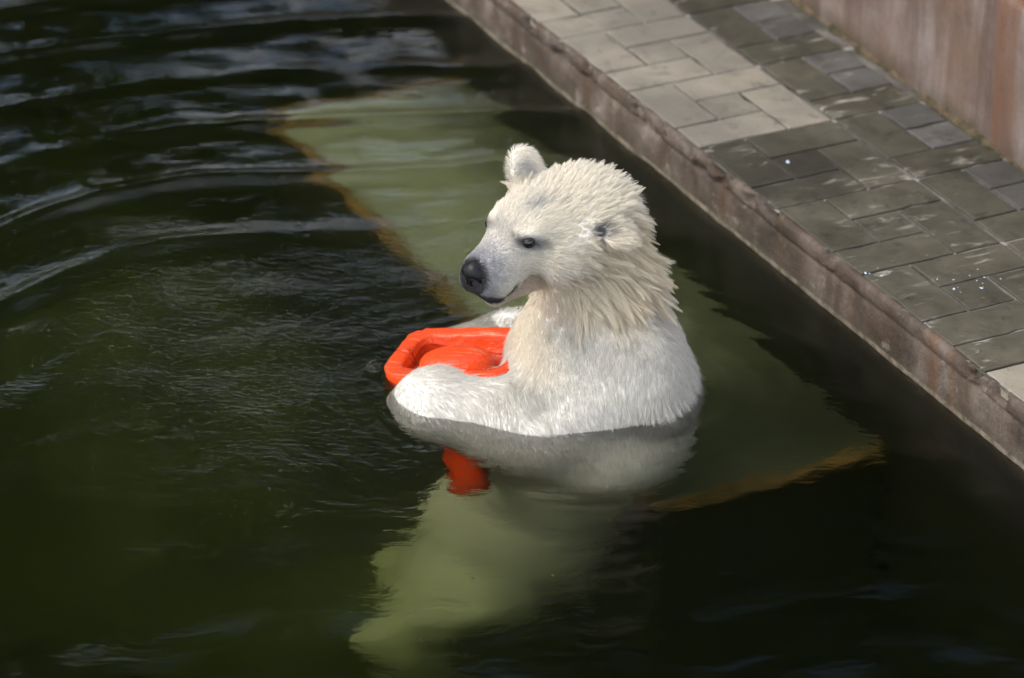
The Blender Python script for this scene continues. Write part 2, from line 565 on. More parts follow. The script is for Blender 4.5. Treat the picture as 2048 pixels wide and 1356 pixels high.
def crumble(name, x0, x1, step, w, h, mat, parent, seed):
    """a crumbling bead along the wall foot"""
    V, Fc = [], []
    xs = np.arange(x0, x1, step)
    for x in xs:
        a = 0.55 + 0.9 * noise3((x, 0, 0), 9, seed) + 0.5 * noise3((x, 0, 0), 40, seed + 2)
        a = max(0.05, a)
        for t in np.linspace(0, 1, 5):
            ang = t * math.pi / 2
            V.append((x, 0.004 - w * a * math.cos(ang), KH - 0.004 + h * a * math.sin(ang) + 0.0012 * noise3((x, t, 0), 60, 3)))
    for i in range(len(xs) - 1):
        for j in range(4):
            b = i * 5 + j
            Fc.append((b, b + 5, b + 6, b + 1))
    return link(name, mesh_from(name, V, Fc, False), mat, parent)
MAT_CRUMB = simple('crumbling_mortar', (0.15, 0.105, 0.065), (0.04, 0.038, 0.018), 16, 0.95, 0.8, 0.01)
crumble('mortar_bead', -0.6, 2.2, 0.008, 0.020, 0.022, MAT_CRUMB, rw, 3)
# red coping blocks that stand on the back of the wall
def beveled_box(lx, ly, lz, bv=0.006):
    bm = bmesh.new()
    bmesh.ops.create_cube(bm, size=1.0)
    bmesh.ops.scale(bm, vec=(lx, ly, lz), verts=bm.verts)
    bmesh.ops.bevel(bm, geom=bm.edges[:], offset=bv, segments=2, affect='EDGES')
    return bm_mesh('box', bm)
cope = beveled_box(0.30, 0.14, 0.10)
for i in range(-3, 9):
    o = link('coping_block', cope, MAT_RED_TRIM, rw)
    o.location = (i * 0.308, 0.15, 0.577 + 0.048)

# ground around the pool, one sheet with the pool cut out of it
PX0, PX1, PY0 = -6.5, 6.5, -7.0
G = 90
gv = [(-G, -G, 0.06), (G, -G, 0.06), (G, G, 0.06), (-G, G, 0.06), (PX0, PY0, 0.06), (PX1, PY0, 0.06), (PX1, 0.9, 0.06), (PX0, 0.9, 0.06)]
tag(link('ground', mesh_from('ground', gv, [(0, 1, 5, 4), (1, 2, 6, 5), (2, 3, 7, 6), (3, 0, 4, 7)]), MAT_SOIL), kind='structure')
def end_wall(x0, x1, y0, y1):
    me_ = beveled_box(x1 - x0, y1 - y0, 2.1, 0.02)
    o = link('pool_end_wall', me_, MAT_POOL_WALL)
    o.location = ((x0 + x1) / 2, (y0 + y1) / 2, -0.9)
    return o
tag(end_wall(PX0 - 0.3, PX0, PY0, -0.01), 'plain concrete wall closing the far end of the pool', 'wall')
tag(end_wall(PX1, PX1 + 0.3, PY0, -0.01), 'plain concrete wall closing the pool below the viewing side', 'wall')
tag(end_wall(PX0 - 0.3, PX1 + 0.3, PY0 - 0.3, PY0 - 0.002), 'plain concrete wall along the open water opposite the paving', 'wall')

# ------------------------------------------------------------------ pool floor, submerged ledge
def pool_floor():
    xs = np.arange(-6.6, 6.7, 0.15); ys = np.arange(-7.1, 0.1, 0.15)
    mounds = [((-0.95, 1.35), 0.75, 0.8), ((-0.72, 0.55), 0.7, 0.8), ((-1.6, 2.2), 0.8, 0.4)]  # mounds added where scattered light brightens the water, imitating its green patches
    mw = [(wor((a, b, 0))[:2], r, h) for (a, b), r, h in mounds]
    V = []
    for x in xs:
        for y in ys:
            z = -1.72 + 0.06 * noise3((x, y, 0), 1.3, 2)
            for c, r, h in mw:
                d2 = ((x - c[0]) ** 2 + (y - c[1]) ** 2) / (r * r)
                z += h * math.exp(-d2) * (0.9 + 0.2 * noise3((x, y, 0), 4, 6))
            V.append((x, y, min(z, -0.5)))
    n = len(ys)
    Fc = [(i * n + j, (i + 1) * n + j, (i + 1) * n + j + 1, i * n + j + 1) for i in range(len(xs) - 1) for j in range(n - 1)]
    return mesh_from('pool_floor', V, Fc, True)
tag(link('pool_floor', pool_floor(), MAT_SILT), kind='structure')

def ledge():
    x0, x1, y0, y1, z0, z1 = -0.62, 1.75, -0.605, 0.02, -1.8, -0.5
    bm = bmesh.new()
    nx, ny = 60, 16
    grid = [[bm.verts.new((x0 + (x1 - x0) * i / nx + (0.012 * noise3((i, j, 0), 0.4, 3) if i in (0, nx) else 0),
                           y0 + (y1 - y0) * j / ny + (0.014 * noise3((i, j, 0), 0.35, 7) if j == 0 else 0),
                           z1 + 0.006 * noise3((i, j, 0), 0.5, 1))) for j in range(ny + 1)] for i in range(nx + 1)]
    for i in range(nx):
        for j in range(ny):
            bm.faces.new((grid[i][j], grid[i + 1][j], grid[i + 1][j + 1], grid[i][j + 1]))
    edge = [grid[i][0] for i in range(nx + 1)]
    low = [bm.verts.new((v.co.x, v.co.y - 0.01, z0)) for v in edge]
    for i in range(nx):
        bm.faces.new((edge[i], low[i], low[i + 1], edge[i + 1]))
    for gi, off in ((0, -0.01), (nx, 0.01)):
        e2 = grid[gi]
        l2 = [bm.verts.new((v.co.x + off, v.co.y, z0)) for v in e2]
        for j in range(ny):
            bm.faces.new((e2[j], e2[j + 1], l2[j + 1], l2[j]))
    bmesh.ops.recalc_face_normals(bm, faces=bm.faces[:])
    for f in bm.faces:
        f.material_index = 0 if abs(f.normal.z) > 0.5 else 1
    return bm_mesh('ledge', bm)
ledge_me = ledge()
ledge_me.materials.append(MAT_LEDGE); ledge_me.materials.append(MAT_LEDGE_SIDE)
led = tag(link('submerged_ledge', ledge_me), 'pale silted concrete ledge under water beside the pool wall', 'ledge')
def ledge_lip():
    """ochre crust along the two open arrises of the ledge"""
    pts = [(-0.63, 0.0), (-0.63, -0.61)]
    path = [(-0.63, y) for y in np.arange(0.0, -0.6, -0.03)] + [(x, -0.612) for x in np.arange(-0.63, 1.76, 0.03)] + [(1.757, y) for y in np.arange(-0.612, 0.01, 0.03)]
    V, Fc = [], []
    k = 8
    P = np.array(path)
    for i, (x, y) in enumerate(path):
        a = P[max(0, i - 1)]; b = P[min(len(P) - 1, i + 1)]
        t = (b - a) / (np.linalg.norm(b - a) + 1e-9)
        nn = np.array([-t[1], t[0]])
        w = 0.024 * (1 + 0.8 * noise3((x, y, 0), 7, 5)); h = 0.022 * (1 + 0.6 * noise3((x, y, 0), 9, 8))
        for j in range(k):
            an = 2 * math.pi * j / k
            o = nn * w * math.cos(an)
            V.append((x + o[0], y + o[1], -0.498 + h * math.sin(an)))
    for i in range(len(path) - 1):
        for j in range(k):
            a = i * k + j; b = i * k + (j + 1) % k
            Fc.append((a, b, b + k, a + k))
    return mesh_from('crust', V, Fc, True)
lip = link('edge_crust', ledge_lip(), MAT_LIP, led)
lip['label'] = 'ochre brown crust along the ledge edge'

# ------------------------------------------------------------------ water
def axis(lo, hi, a, b, fine, coarse):
    return np.concatenate([np.arange(lo, a, coarse), np.arange(a, b, fine), np.arange(b, hi + coarse * 0.5, coarse)])
def waves(X, Y):
    lx = (X - BO[0]) * RIGHT[0] + (Y - BO[1]) * RIGHT[1]
    ly = (X - BO[0]) * AWAY[0] + (Y - BO[1]) * AWAY[1]
    r = np.hypot(lx + 0.22, ly + 0.35)
    az = np.arctan2(ly + 0.35, lx + 0.22)
    wob = 0.05 * np.sin(az * 4 + 1.3) + 0.018 * np.sin(az * 9 + r * 3.0) + 0.010 * np.sin(lx * 5 + ly * 3)
    left = 1 / (1 + np.exp((lx - 0.15 * ly + 0.25) * 5.5))
    env = np.clip((r - 0.9) / 0.8, 0, 1) * np.exp(-np.clip(r - 2.6, 0, None) * 0.6)
    grp = 0.62 + 0.38 * np.sin(r * 5.1 + az * 2.5 + 0.7)
    q = (r + wob) / 0.34
    h = 0.0205 * left * env * grp * np.exp(2.4 * (np.cos(2 * np.pi * q) - 1)) * 1.15
    top = np.clip((ly - 0.7) / 0.8, 0, 1) * (1 - left)
    h += 0.0048 * top * np.sin(2 * np.pi * (r + wob) / 0.33 + 0.8)
    # small rings that run off the bear
    d = np.hypot((lx - 0.05) / 1.25, ly - 0.12)
    h += 0.0012 * np.exp(-np.clip(d - 0.3, 0, None) * 3.2) * np.sin(2 * np.pi * (d + 0.015 * np.sin(az * 9)) / 0.055)
    # confused chop
    rs = np.random.default_rng(4)
    for i in range(26):
        lam = rs.uniform(0.07, 0.30)
        an = rs.normal(1.75, 0.75)
        k = 2 * np.pi / lam
        amp = 0.0052 * lam * rs.uniform(0.5, 1.3)
        h += amp * (0.42 + 0.02 * left) * (0.40 + 0.5 * np.tanh(d - 0.2)) * np.sin(k * (lx * np.cos(an) + ly * np.sin(an)) + rs.uniform(0, 6.28) + 0.9 * np.sin(2.1 * lx + 1.7 * ly + i))
    fade = np.exp(-np.clip(np.abs(lx) - 2.2, 0, None)) * np.exp(-np.clip(np.abs(ly - 0.8) - 2.6, 0, None))
    return h * fade
def water_mesh():
    xs = axis(PX0 - 0.05, PX1 + 0.05, -2.4, 3.4, 0.0125, 0.25)
    ys = axis(PY0 - 0.05, -0.01, -2.6, 0.0, 0.0125, 0.25)
    ys = np.append(ys[ys < 0.01], 0.03)
    X, Y = np.meshgrid(xs, ys, indexing='ij')
    Z = waves(X, Y)
    nx, ny = X.shape
    V = np.stack([X, Y, Z], -1).reshape(-1, 3)
    I = np.arange(nx * ny).reshape(nx, ny)
    quads = np.stack([I[:-1, :-1], I[1:, :-1], I[1:, 1:], I[:-1, 1:]], -1).reshape(-1, 4).tolist()
    per = list(I[:, 0]) + list(I[-1, 1:]) + list(I[-2::-1, -1]) + list(I[0, -2:0:-1])
    base = len(V)
    low = V[per].copy(); low[:, 2] = -1.95
    V = np.vstack([V, low])
    n = len(per)
    for k in range(n):
        quads.append([int(per[k]), base + k, base + (k + 1) % n, int(per[(k + 1) % n])])
    quads.append([base + k for k in range(n)][::-1])
    me_ = bpy.data.meshes.new('water')
    me_.from_pydata(V.tolist(), [], quads)
    me_.polygons.foreach_set('use_smooth', [True] * len(me_.polygons))
    me_.update()
    return me_
tag(link('water', water_mesh(), MAT_WATER), kind='structure')
# ------------------------------------------------------------------ polar bear
# frame of the bear: x to the right of the view, y away, z up from the water plane
TH, PH, RO = math.radians(45), math.radians(6), math.radians(3)
hf = np.array([-math.cos(PH) * math.cos(TH), -math.cos(PH) * math.sin(TH), -math.sin(PH)])
hl = np.cross([0, 0, 1.0], hf); hl /= np.linalg.norm(hl)
hu = np.cross(hf, hl)
hl, hu = math.cos(RO) * hl - math.sin(RO) * hu, math.cos(RO) * hu + math.sin(RO) * hl
OH = np.array([0.053, 0.15, 0.436])                 # between the ears
def hd(a, b, c):
    return OH + a * hf + b * hl + c * hu
def to_head(P):
    D = P - OH
    return D @ hf, D @ hl, D @ hu
HM = np.stack([hf, hl, hu])                         # rows: head axes

def sd_ell(P, c, r, M=None):
    D = P - np.asarray(c)
    if M is not None:
        D = D @ M.T
    r = np.asarray(r, float)
    k0 = np.sqrt(((D / r) ** 2).sum(1)); k1 = np.sqrt(((D / (r * r)) ** 2).sum(1)) + 1e-9
    return k0 * (k0 - 1) / k1
def sd_cone(P, a, b, ra, rb):
    a = np.asarray(a, float); b = np.asarray(b, float)
    ab = b - a
    t = np.clip(((P - a) @ ab) / (ab @ ab), 0, 1)
    t = t * t * (3 - 2 * t) * 0.35 + t * 0.65
    return np.linalg.norm(P - (a + t[:, None] * ab), axis=1) - (ra + (rb - ra) * t)
def smin(a, b, k):
    h = np.clip(0.5 + 0.5 * (b - a) / k, 0, 1)
    return b + (a - b) * h - k * h * (1 - h)
def smax(a, b, k):
    return -smin(-a, -b, k)
def frame(ax, up):
    ax = np.asarray(ax, float); ax /= np.linalg.norm(ax)
    s_ = np.cross(up, ax); s_ /= np.linalg.norm(s_)
    return np.stack([np.cross(ax, s_), s_, ax])     # rows: face normal, side, length

EYE_N, EYE_F = hd(0.176, 0.0625, 0.026), hd(0.176, -0.0625, 0.026)
NOSE = hd(0.292, 0, -0.034)
EAR_F_M = frame(hd(0.0, -0.42, 0.9) - OH, hl)       # stands up
EAR_N_M = frame(hd(-0.5, 0.70, -0.38) - OH, hu)      # laid outwards and back

def bear_sdf(P):
    # head
    d = sd_ell(P, hd(-0.02, 0, -0.018), (0.132, 0.112, 0.072), HM)
    d = smin(d, sd_ell(P, hd(0.085, 0, 0.006), (0.100, 0.080, 0.060), HM), 0.05)
    for s_ in (1, -1):
        d = smin(d, sd_ell(P, hd(0.045, 0.072 * s_, -0.048), (0.10, 0.055, 0.070), HM), 0.05)
        d = smin(d, sd_ell(P, hd(0.142, 0.042 * s_, 0.042), (0.050, 0.026, 0.014), HM), 0.045)   # brow
    d = smin(d, sd_cone(P, hd(0.125, 0, -0.012), hd(0.252, 0, -0.042), 0.070, 0.052), 0.03)
    d = smin(d, sd_ell(P, hd(0.268, 0, -0.042), (0.030, 0.042, 0.036), HM), 0.02)
    for s_ in (1, -1):
        d = smin(d, sd_ell(P, hd(0.236, 0.030 * s_, -0.066), (0.058, 0.028, 0.034), HM), 0.02)    # upper lips
    d = smin(d, sd_cone(P, hd(0.06, 0, -0.106), hd(0.228, 0, -0.116), 0.046, 0.026), 0.014)      # lower jaw
    for s_ in (1, -1):                                                                             # eye sockets
        d = smax(d, -sd_ell(P, hd(0.186, 0.071 * s_, 0.026), (0.020, 0.010, 0.011), HM), 0.010)
    # ears: thin cups
    ef = hd(-0.002, -0.122, 0.062)
    ear = sd_ell(P, ef, (0.021, 0.043, 0.054), EAR_F_M)
    n_ = EAR_F_M[0] if EAR_F_M[0] @ hf > 0 else -EAR_F_M[0]
    ear = smax(ear, -sd_ell(P, ef + n_ * 0.016 + EAR_F_M[2] * 0.004, (0.017, 0.026, 0.040), EAR_F_M), 0.006)
    d = smin(d, ear, 0.040)
    en = hd(-0.016, 0.142, -0.012)
    ear = sd_ell(P, en, (0.017, 0.036, 0.044), EAR_N_M)
    n2 = EAR_N_M[0] if EAR_N_M[0] @ hf > 0 else -EAR_N_M[0]
    ear = smax(ear, -sd_ell(P, en + n2 * 0.013, (0.016, 0.025, 0.033), EAR_N_M), 0.006)
    d = smin(d, ear, 0.018)
    # neck and chest
    d = smin(d, sd_cone(P, hd(-0.06, 0, -0.055), (0.134, 0.18, 0.20), 0.105, 0.122), 0.07)
    d = smin(d, sd_cone(P, (0.134, 0.18, 0.20), (0.135, 0.19, 0.04), 0.122, 0.185), 0.06)
    d = smin(d, sd_ell(P, (0.082, 0.165, 0.10), (0.095, 0.13, 0.12)), 0.06)
    # trunk, slanting down into the water
    t1 = sd_cone(P, (0.135, 0.19, 0.00), (0.06, 0.22, -0.45), 0.205, 0.235)
    t1 = smin(t1, sd_cone(P, (0.06, 0.22, -0.45), (-0.05, 0.18, -0.80), 0.235, 0.21), 0.08)
    t1 = smin(t1, sd_cone(P, (-0.05, 0.18, -0.80), (-0.12, 0.16, -0.98), 0.21, 0.20), 0.08)
    t1 = smin(t1, sd_ell(P, (0.140, 0.100, -0.22), (0.225, 0.255, 0.225)), 0.08)
    d = smin(d, t1, 0.08)
    # near arm round the cone
    arm = sd_cone(P, (0.185, 0.085, 0.005), (0.0, 0.028, -0.112), 0.155, 0.172)
    arm = smin(arm, sd_cone(P, (0.0, 0.028, -0.112), (-0.218, 0.062, -0.062), 0.168, 0.120), 0.05)
    arm = smin(arm, sd_ell(P, (-0.258, 0.088, -0.046), (0.086, 0.082, 0.092)), 0.04)
    for i in range(4):                                                                             # toes
        a_ = math.radians(118 + 24 * i)
        c_ = np.array([-0.272 + 0.062 * math.cos(a_), 0.096 + 0.058 * math.sin(a_) + 0.005, -0.068])
        arm = smin(arm, sd_ell(P, c_, (0.022, 0.021, 0.020)), 0.016)
    d = smin(d, arm, 0.055)
    # far arm, almost awash
    fa = sd_cone(P, (0.10, 0.37, -0.04), (-0.06, 0.450, -0.082), 0.12, 0.086)
    fa = smin(fa, sd_cone(P, (-0.06, 0.450, -0.082), (-0.20, 0.43, -0.140), 0.086, 0.068), 0.04)
    fa = smin(fa, sd_ell(P, (-0.23, 0.41, -0.155), (0.06, 0.055, 0.045)), 0.04)
    d = smin(d, fa, 0.05)
    # shoulder blade and the fold above the arm
    d = smin(d, sd_ell(P, (0.225, 0.050, 0.075), (0.075, 0.060, 0.095)), 0.05)
    d = smax(d, -sd_cone(P, (0.085, -0.10, 0.115), (0.005, -0.085, 0.045), 0.030, 0.020), 0.05)
    # hind legs
    for y, x in ((-0.02, -0.03), (0.25, 0.02)):
        lg = sd_cone(P, (-0.12 + x, y + 0.05, -0.98), (-0.30 + x, y + 0.03, -1.18), 0.150, 0.115)
        lg = smin(lg, sd_cone(P, (-0.30 + x, y + 0.03, -1.18), (-0.22 + x, y + 0.04, -1.50), 0.11, 0.08), 0.06)
        lg = smin(lg, sd_cone(P, (-0.22 + x, y + 0.04, -1.60), (-0.36 + x, y + 0.03, -1.62), 0.085, 0.065), 0.05)
        d = smin(d, lg, 0.08)
    d = smin(d, sd_cone(P, (0.05, 0.16, -1.06), (0.10, 0.17, -1.13), 0.06, 0.03), 0.05)            # tail
    return d

def surface_nets(fn, lo, hi, h, blk=8):
    n = np.ceil((np.array(hi) - np.array(lo)) / (h * blk)).astype(int) * blk
    lo = np.array(lo, float)
    cs = [lo[i] + h * (np.arange(n[i] // blk) + 0.5) * blk for i in range(3)]
    CG = np.stack(np.meshgrid(*cs, indexing='ij'), -1).reshape(-1, 3)
    dc = fn(CG).reshape(n // blk)
    near = np.abs(dc) < h * blk * 1.25
    F_ = np.repeat(np.repeat(np.repeat(np.sign(dc).astype(np.float32), blk, 0), blk, 1), blk, 2)
    sub = np.stack(np.meshgrid(*[np.arange(blk)] * 3, indexing='ij'), -1).reshape(-1, 3)
    bi = np.argwhere(near)
    idx = (bi[:, None, :] * blk + sub[None]).reshape(-1, 3)
    for s_ in range(0, len(idx), 300000):
        c_ = idx[s_:s_ + 300000]
        F_[c_[:, 0], c_[:, 1], c_[:, 2]] = fn(lo + c_ * h)
    ins = F_ < 0
    A = ins[:-1, :-1, :-1]
    cnt = np.zeros(A.shape, np.int8)
    for dx in (0, 1):
        for dy in (0, 1):
            for dz in (0, 1):
                cnt += ins[dx:ins.shape[0] - 1 + dx, dy:ins.shape[1] - 1 + dy, dz:ins.shape[2] - 1 + dz]
    cells = np.argwhere((cnt > 0) & (cnt < 8))
    vid = -np.ones(A.shape, np.int32)
    vid[cells[:, 0], cells[:, 1], cells[:, 2]] = np.arange(len(cells))
    acc = np.zeros((len(cells), 3)); num = np.zeros(len(cells))
    corners = [(i, j, k) for i in (0, 1) for j in (0, 1) for k in (0, 1)]
    val = {c: F_[cells[:, 0] + c[0], cells[:, 1] + c[1], cells[:, 2] + c[2]].astype(float) for c in corners}
    for c in corners:
        for ax in range(3):
            if c[ax] == 0:
                e = list(c); e[ax] = 1; e = tuple(e)
                va, vb = val[c], val[e]
                m = (va < 0) != (vb < 0)
                t = np.where(m, va / np.where(m, va - vb, 1), 0)
                p = np.tile(np.array(c, float), (len(cells), 1)); p[:, ax] += t
                acc[m] += p[m]; num[m] += 1
    V = lo + (cells + acc / num[:, None]) * h
    quads = []
    for ax in range(3):
        sl0 = [slice(None)] * 3; sl1 = [slice(None)] * 3
        sl0[ax] = slice(0, -1); sl1[ax] = slice(1, None)
        a, b = ins[tuple(sl0)], ins[tuple(sl1)]
        E_ = np.argwhere(a != b)
        u, v = (ax + 1) % 3, (ax + 2) % 3
        ok = (E_[:, u] > 0) & (E_[:, v] > 0) & (E_[:, u] < A.shape[u]) & (E_[:, v] < A.shape[v])
        E_ = E_[ok]
        def g(du, dv):
            q = E_.copy(); q[:, u] += du; q[:, v] += dv
            return vid[q[:, 0], q[:, 1], q[:, 2]]
        Q = np.stack([g(-1, -1), g(0, -1), g(0, 0), g(-1, 0)], 1)
        flip = ~ins[E_[:, 0], E_[:, 1], E_[:, 2]]
        Q[flip] = Q[flip][:, ::-1]
        quads.append(Q)
    return V, np.vstack(quads)

BV, BQ = surface_nets(bear_sdf, (-0.62, -0.36, -1.74), (0.46, 0.62, 0.62), 0.0065)
def grad(P, e=0.004):
    g = np.stack([bear_sdf(P + np.eye(3)[i] * e) - bear_sdf(P - np.eye(3)[i] * e) for i in range(3)], 1)
    return g / (np.linalg.norm(g, axis=1, keepdims=True) + 1e-9)
def ss(x, a, b):
    t = np.clip((x - a) / (b - a), 0, 1)
    return t * t * (3 - 2 * t)
def vnoise(P, s, o=0.0):
    return np.array([mnoise.noise(Vector((p[0] * s + o, p[1] * s, p[2] * s - o))) for p in P])
def mouth_line(a):                                   # height of the lips along the muzzle
    return np.where(a < 0.25, -0.097 + 0.75 * (0.25 - a), -0.097 + 0.5 * (a - 0.25))
WHITE = np.array([0.97, 0.94, 0.86]); WETBODY = np.array([0.76, 0.745, 0.695]); CREAM = np.array([0.90, 0.80, 0.61]); GREY = np.array([0.25, 0.26, 0.31]); DARK = np.array([0.022, 0.021, 0.024])
def coat(P, nz=None):
    """colour of the coat and skin, with light painted in below the water"""
    a, b, c = to_head(P)
    ab = np.abs(b)
    onhead = (P[:, 2] > 0.2) & (a > -0.2)
    if nz is None:
        nz = vnoise(P, 55)
    col = WETBODY + (WHITE - WETBODY) * np.maximum(ss(P[:, 2], 0.16, 0.27), 0.75 * ss(P[:, 2], 0.0, -0.06))[:, None]  # submerged coat painted lighter, standing in for light scattered in the water
    ruff = ss(P[:, 2], 0.15, 0.25) * ss(a, 0.16, 0.0)
    ruff = np.maximum(ruff * ss(c, 0.05, -0.06), 0.30 * ss(P[:, 2], 0.2, 0.3))
    chest = ss(P[:, 0], 0.10, -0.02) * ss(P[:, 2], 0.05, 0.12) * ss(P[:, 2], 0.30, 0.2)
    ruff = np.clip(np.maximum(ruff, chest * 0.8) + 0.12 * nz, 0, 1)
    col = col + (CREAM - col) * ruff[:, None] * 0.75
    low = ss(a, 0.05, 0.12) * ss(c, -0.06, -0.10) * onhead
    col = col + (np.array([0.74, 0.55, 0.40]) - col) * (low * 0.5)[:, None]
    gm = np.clip(ss(a, 0.165, 0.29) * ss(ab, 0.085, 0.03) * (0.88 + 0.60 * nz) * ss(c, -0.085, -0.04), 0, 1) * onhead
    bridge = ss(a, 0.15, 0.2) * ss(ab, 0.05, 0.02) * 0.45 * (0.6 + nz) * (a < 0.27) * onhead
    gm = np.clip(np.maximum(gm, bridge), 0, 0.92)
    tip = ss(a, 0.245, 0.295) * onhead * 0.85
    gm = np.clip(np.maximum(gm, tip), 0, 0.95)
    col = col + (GREY - col) * gm[:, None]
    fore = np.exp(-((a - 0.105) / 0.035) ** 2 - ((b - 0.012) / 0.020) ** 2) * (c > 0.02) * 0.8 * (0.6 + 0.9 * nz) * onhead
    col = col + (GREY - col) * np.clip(fore, 0, 0.8)[:, None]
    dc = c - mouth_line(a)
    lips = np.exp(-(dc / np.where(dc > 0, 0.008, 0.012)) ** 2) * ss(a, 0.205, 0.226) * ss(a, 0.325, 0.30) * onhead
    lips = np.maximum(lips, ss(a, 0.222, 0.236) * ss(c, -0.124, -0.117) * ss(c, -0.088, -0.096) * onhead)
    col = col + (DARK - col) * np.clip(lips * 1.5, 0, 1)[:, None]
    dnz = np.linalg.norm(P - NOSE, axis=1)
    col = col + (DARK - col) * (ss(dnz, 0.046, 0.036) * (P[:, 2] > 0.25))[:, None]
    for E_ in (EYE_N, EYE_F):
        D = P - E_
        ea, eb, ec = D @ hf, D @ hl, D @ hu
        dd = np.sqrt((ea / 0.034) ** 2 + (eb / 0.034) ** 2 + ((ec - 0.40 * ea) / 0.016) ** 2)
        col = col + (DARK - col) * np.clip(1.45 - dd, 0, 1)[:, None]
        dd2 = np.sqrt((ea / 0.045) ** 2 + (eb / 0.045) ** 2 + ((ec + 0.012) / 0.026) ** 2)
        col = col + (GREY - col) * (np.clip(1.2 - dd2, 0, 1) * 0.40)[:, None]
    dn = np.linalg.norm(P - hd(0.016, 0.134, 0.010), axis=1)
    col = col + (DARK - col) * np.clip(1.7 - dn / 0.017, 0, 1)[:, None]
    df = np.linalg.norm(P - hd(0.014, -0.120, 0.066), axis=1)
    col = col + (GREY - col) * (np.clip(1.5 - df / 0.026, 0, 1) * 0.6)[:, None]
    return np.clip(col, 0.01, 1)

def coat_material(name, rough, hair):
    M = Mat(name)
    at = M.n('ShaderNodeAttribute', _attribute_name='coat')
    if hair:
        df = M.n('ShaderNodeBsdfDiffuse'); tr = M.n('ShaderNodeBsdfTranslucent'); gl = M.n('ShaderNodeBsdfGlossy')
        gl.inputs['Roughness'].default_value = 0.38
        gl.inputs['Color'].default_value = (0.9, 0.9, 0.92, 1)
        M.l(at.outputs['Color'], df.inputs[0]); M.l(at.outputs['Color'], tr.inputs[0])
        m1 = M.n('ShaderNodeMixShader'); m1.inputs[0].default_value = 0.45
        M.l(df.outputs[0], m1.inputs[1]); M.l(tr.outputs[0], m1.inputs[2])
        m2 = M.n('ShaderNodeMixShader'); m2.inputs[0].default_value = 0.07
        M.l(m1.outputs[0], m2.inputs[1]); M.l(gl.outputs[0], m2.inputs[2])
        M.l(m2.outputs[0], M.out.inputs['Surface'])
    else:
        n1 = M.noise(M.coords('Object'), 90, 3)
        M.principled(at.outputs['Color'], rough, M.bump(n1, 0.3, 0.003), 0.3)
    return M.m
MAT_COAT = coat_material('bear_coat', 0.6, False)
MAT_FUR = coat_material('bear_fur', 0.5, True)

bear_me = bpy.data.meshes.new('polar_bear')
bear_me.from_pydata(BV.tolist(), [], BQ.tolist())
bear_me.polygons.foreach_set('use_smooth', [True] * len(bear_me.polygons))
ca = bear_me.color_attributes.new('coat', 'FLOAT_COLOR', 'POINT')
bc = coat(BV)
ca.data.foreach_set('color', np.hstack([bc, np.ones((len(bc), 1))]).astype(np.float32).ravel())
bear_me.update()
bear = tag(link('polar_bear', bear_me, MAT_COAT), 'wet young polar bear upright in the water hugging an orange cone', 'polar bear')
bear.location = tuple(BO)
bear.rotation_euler = (0, 0, math.atan2(RIGHT[1], RIGHT[0]))

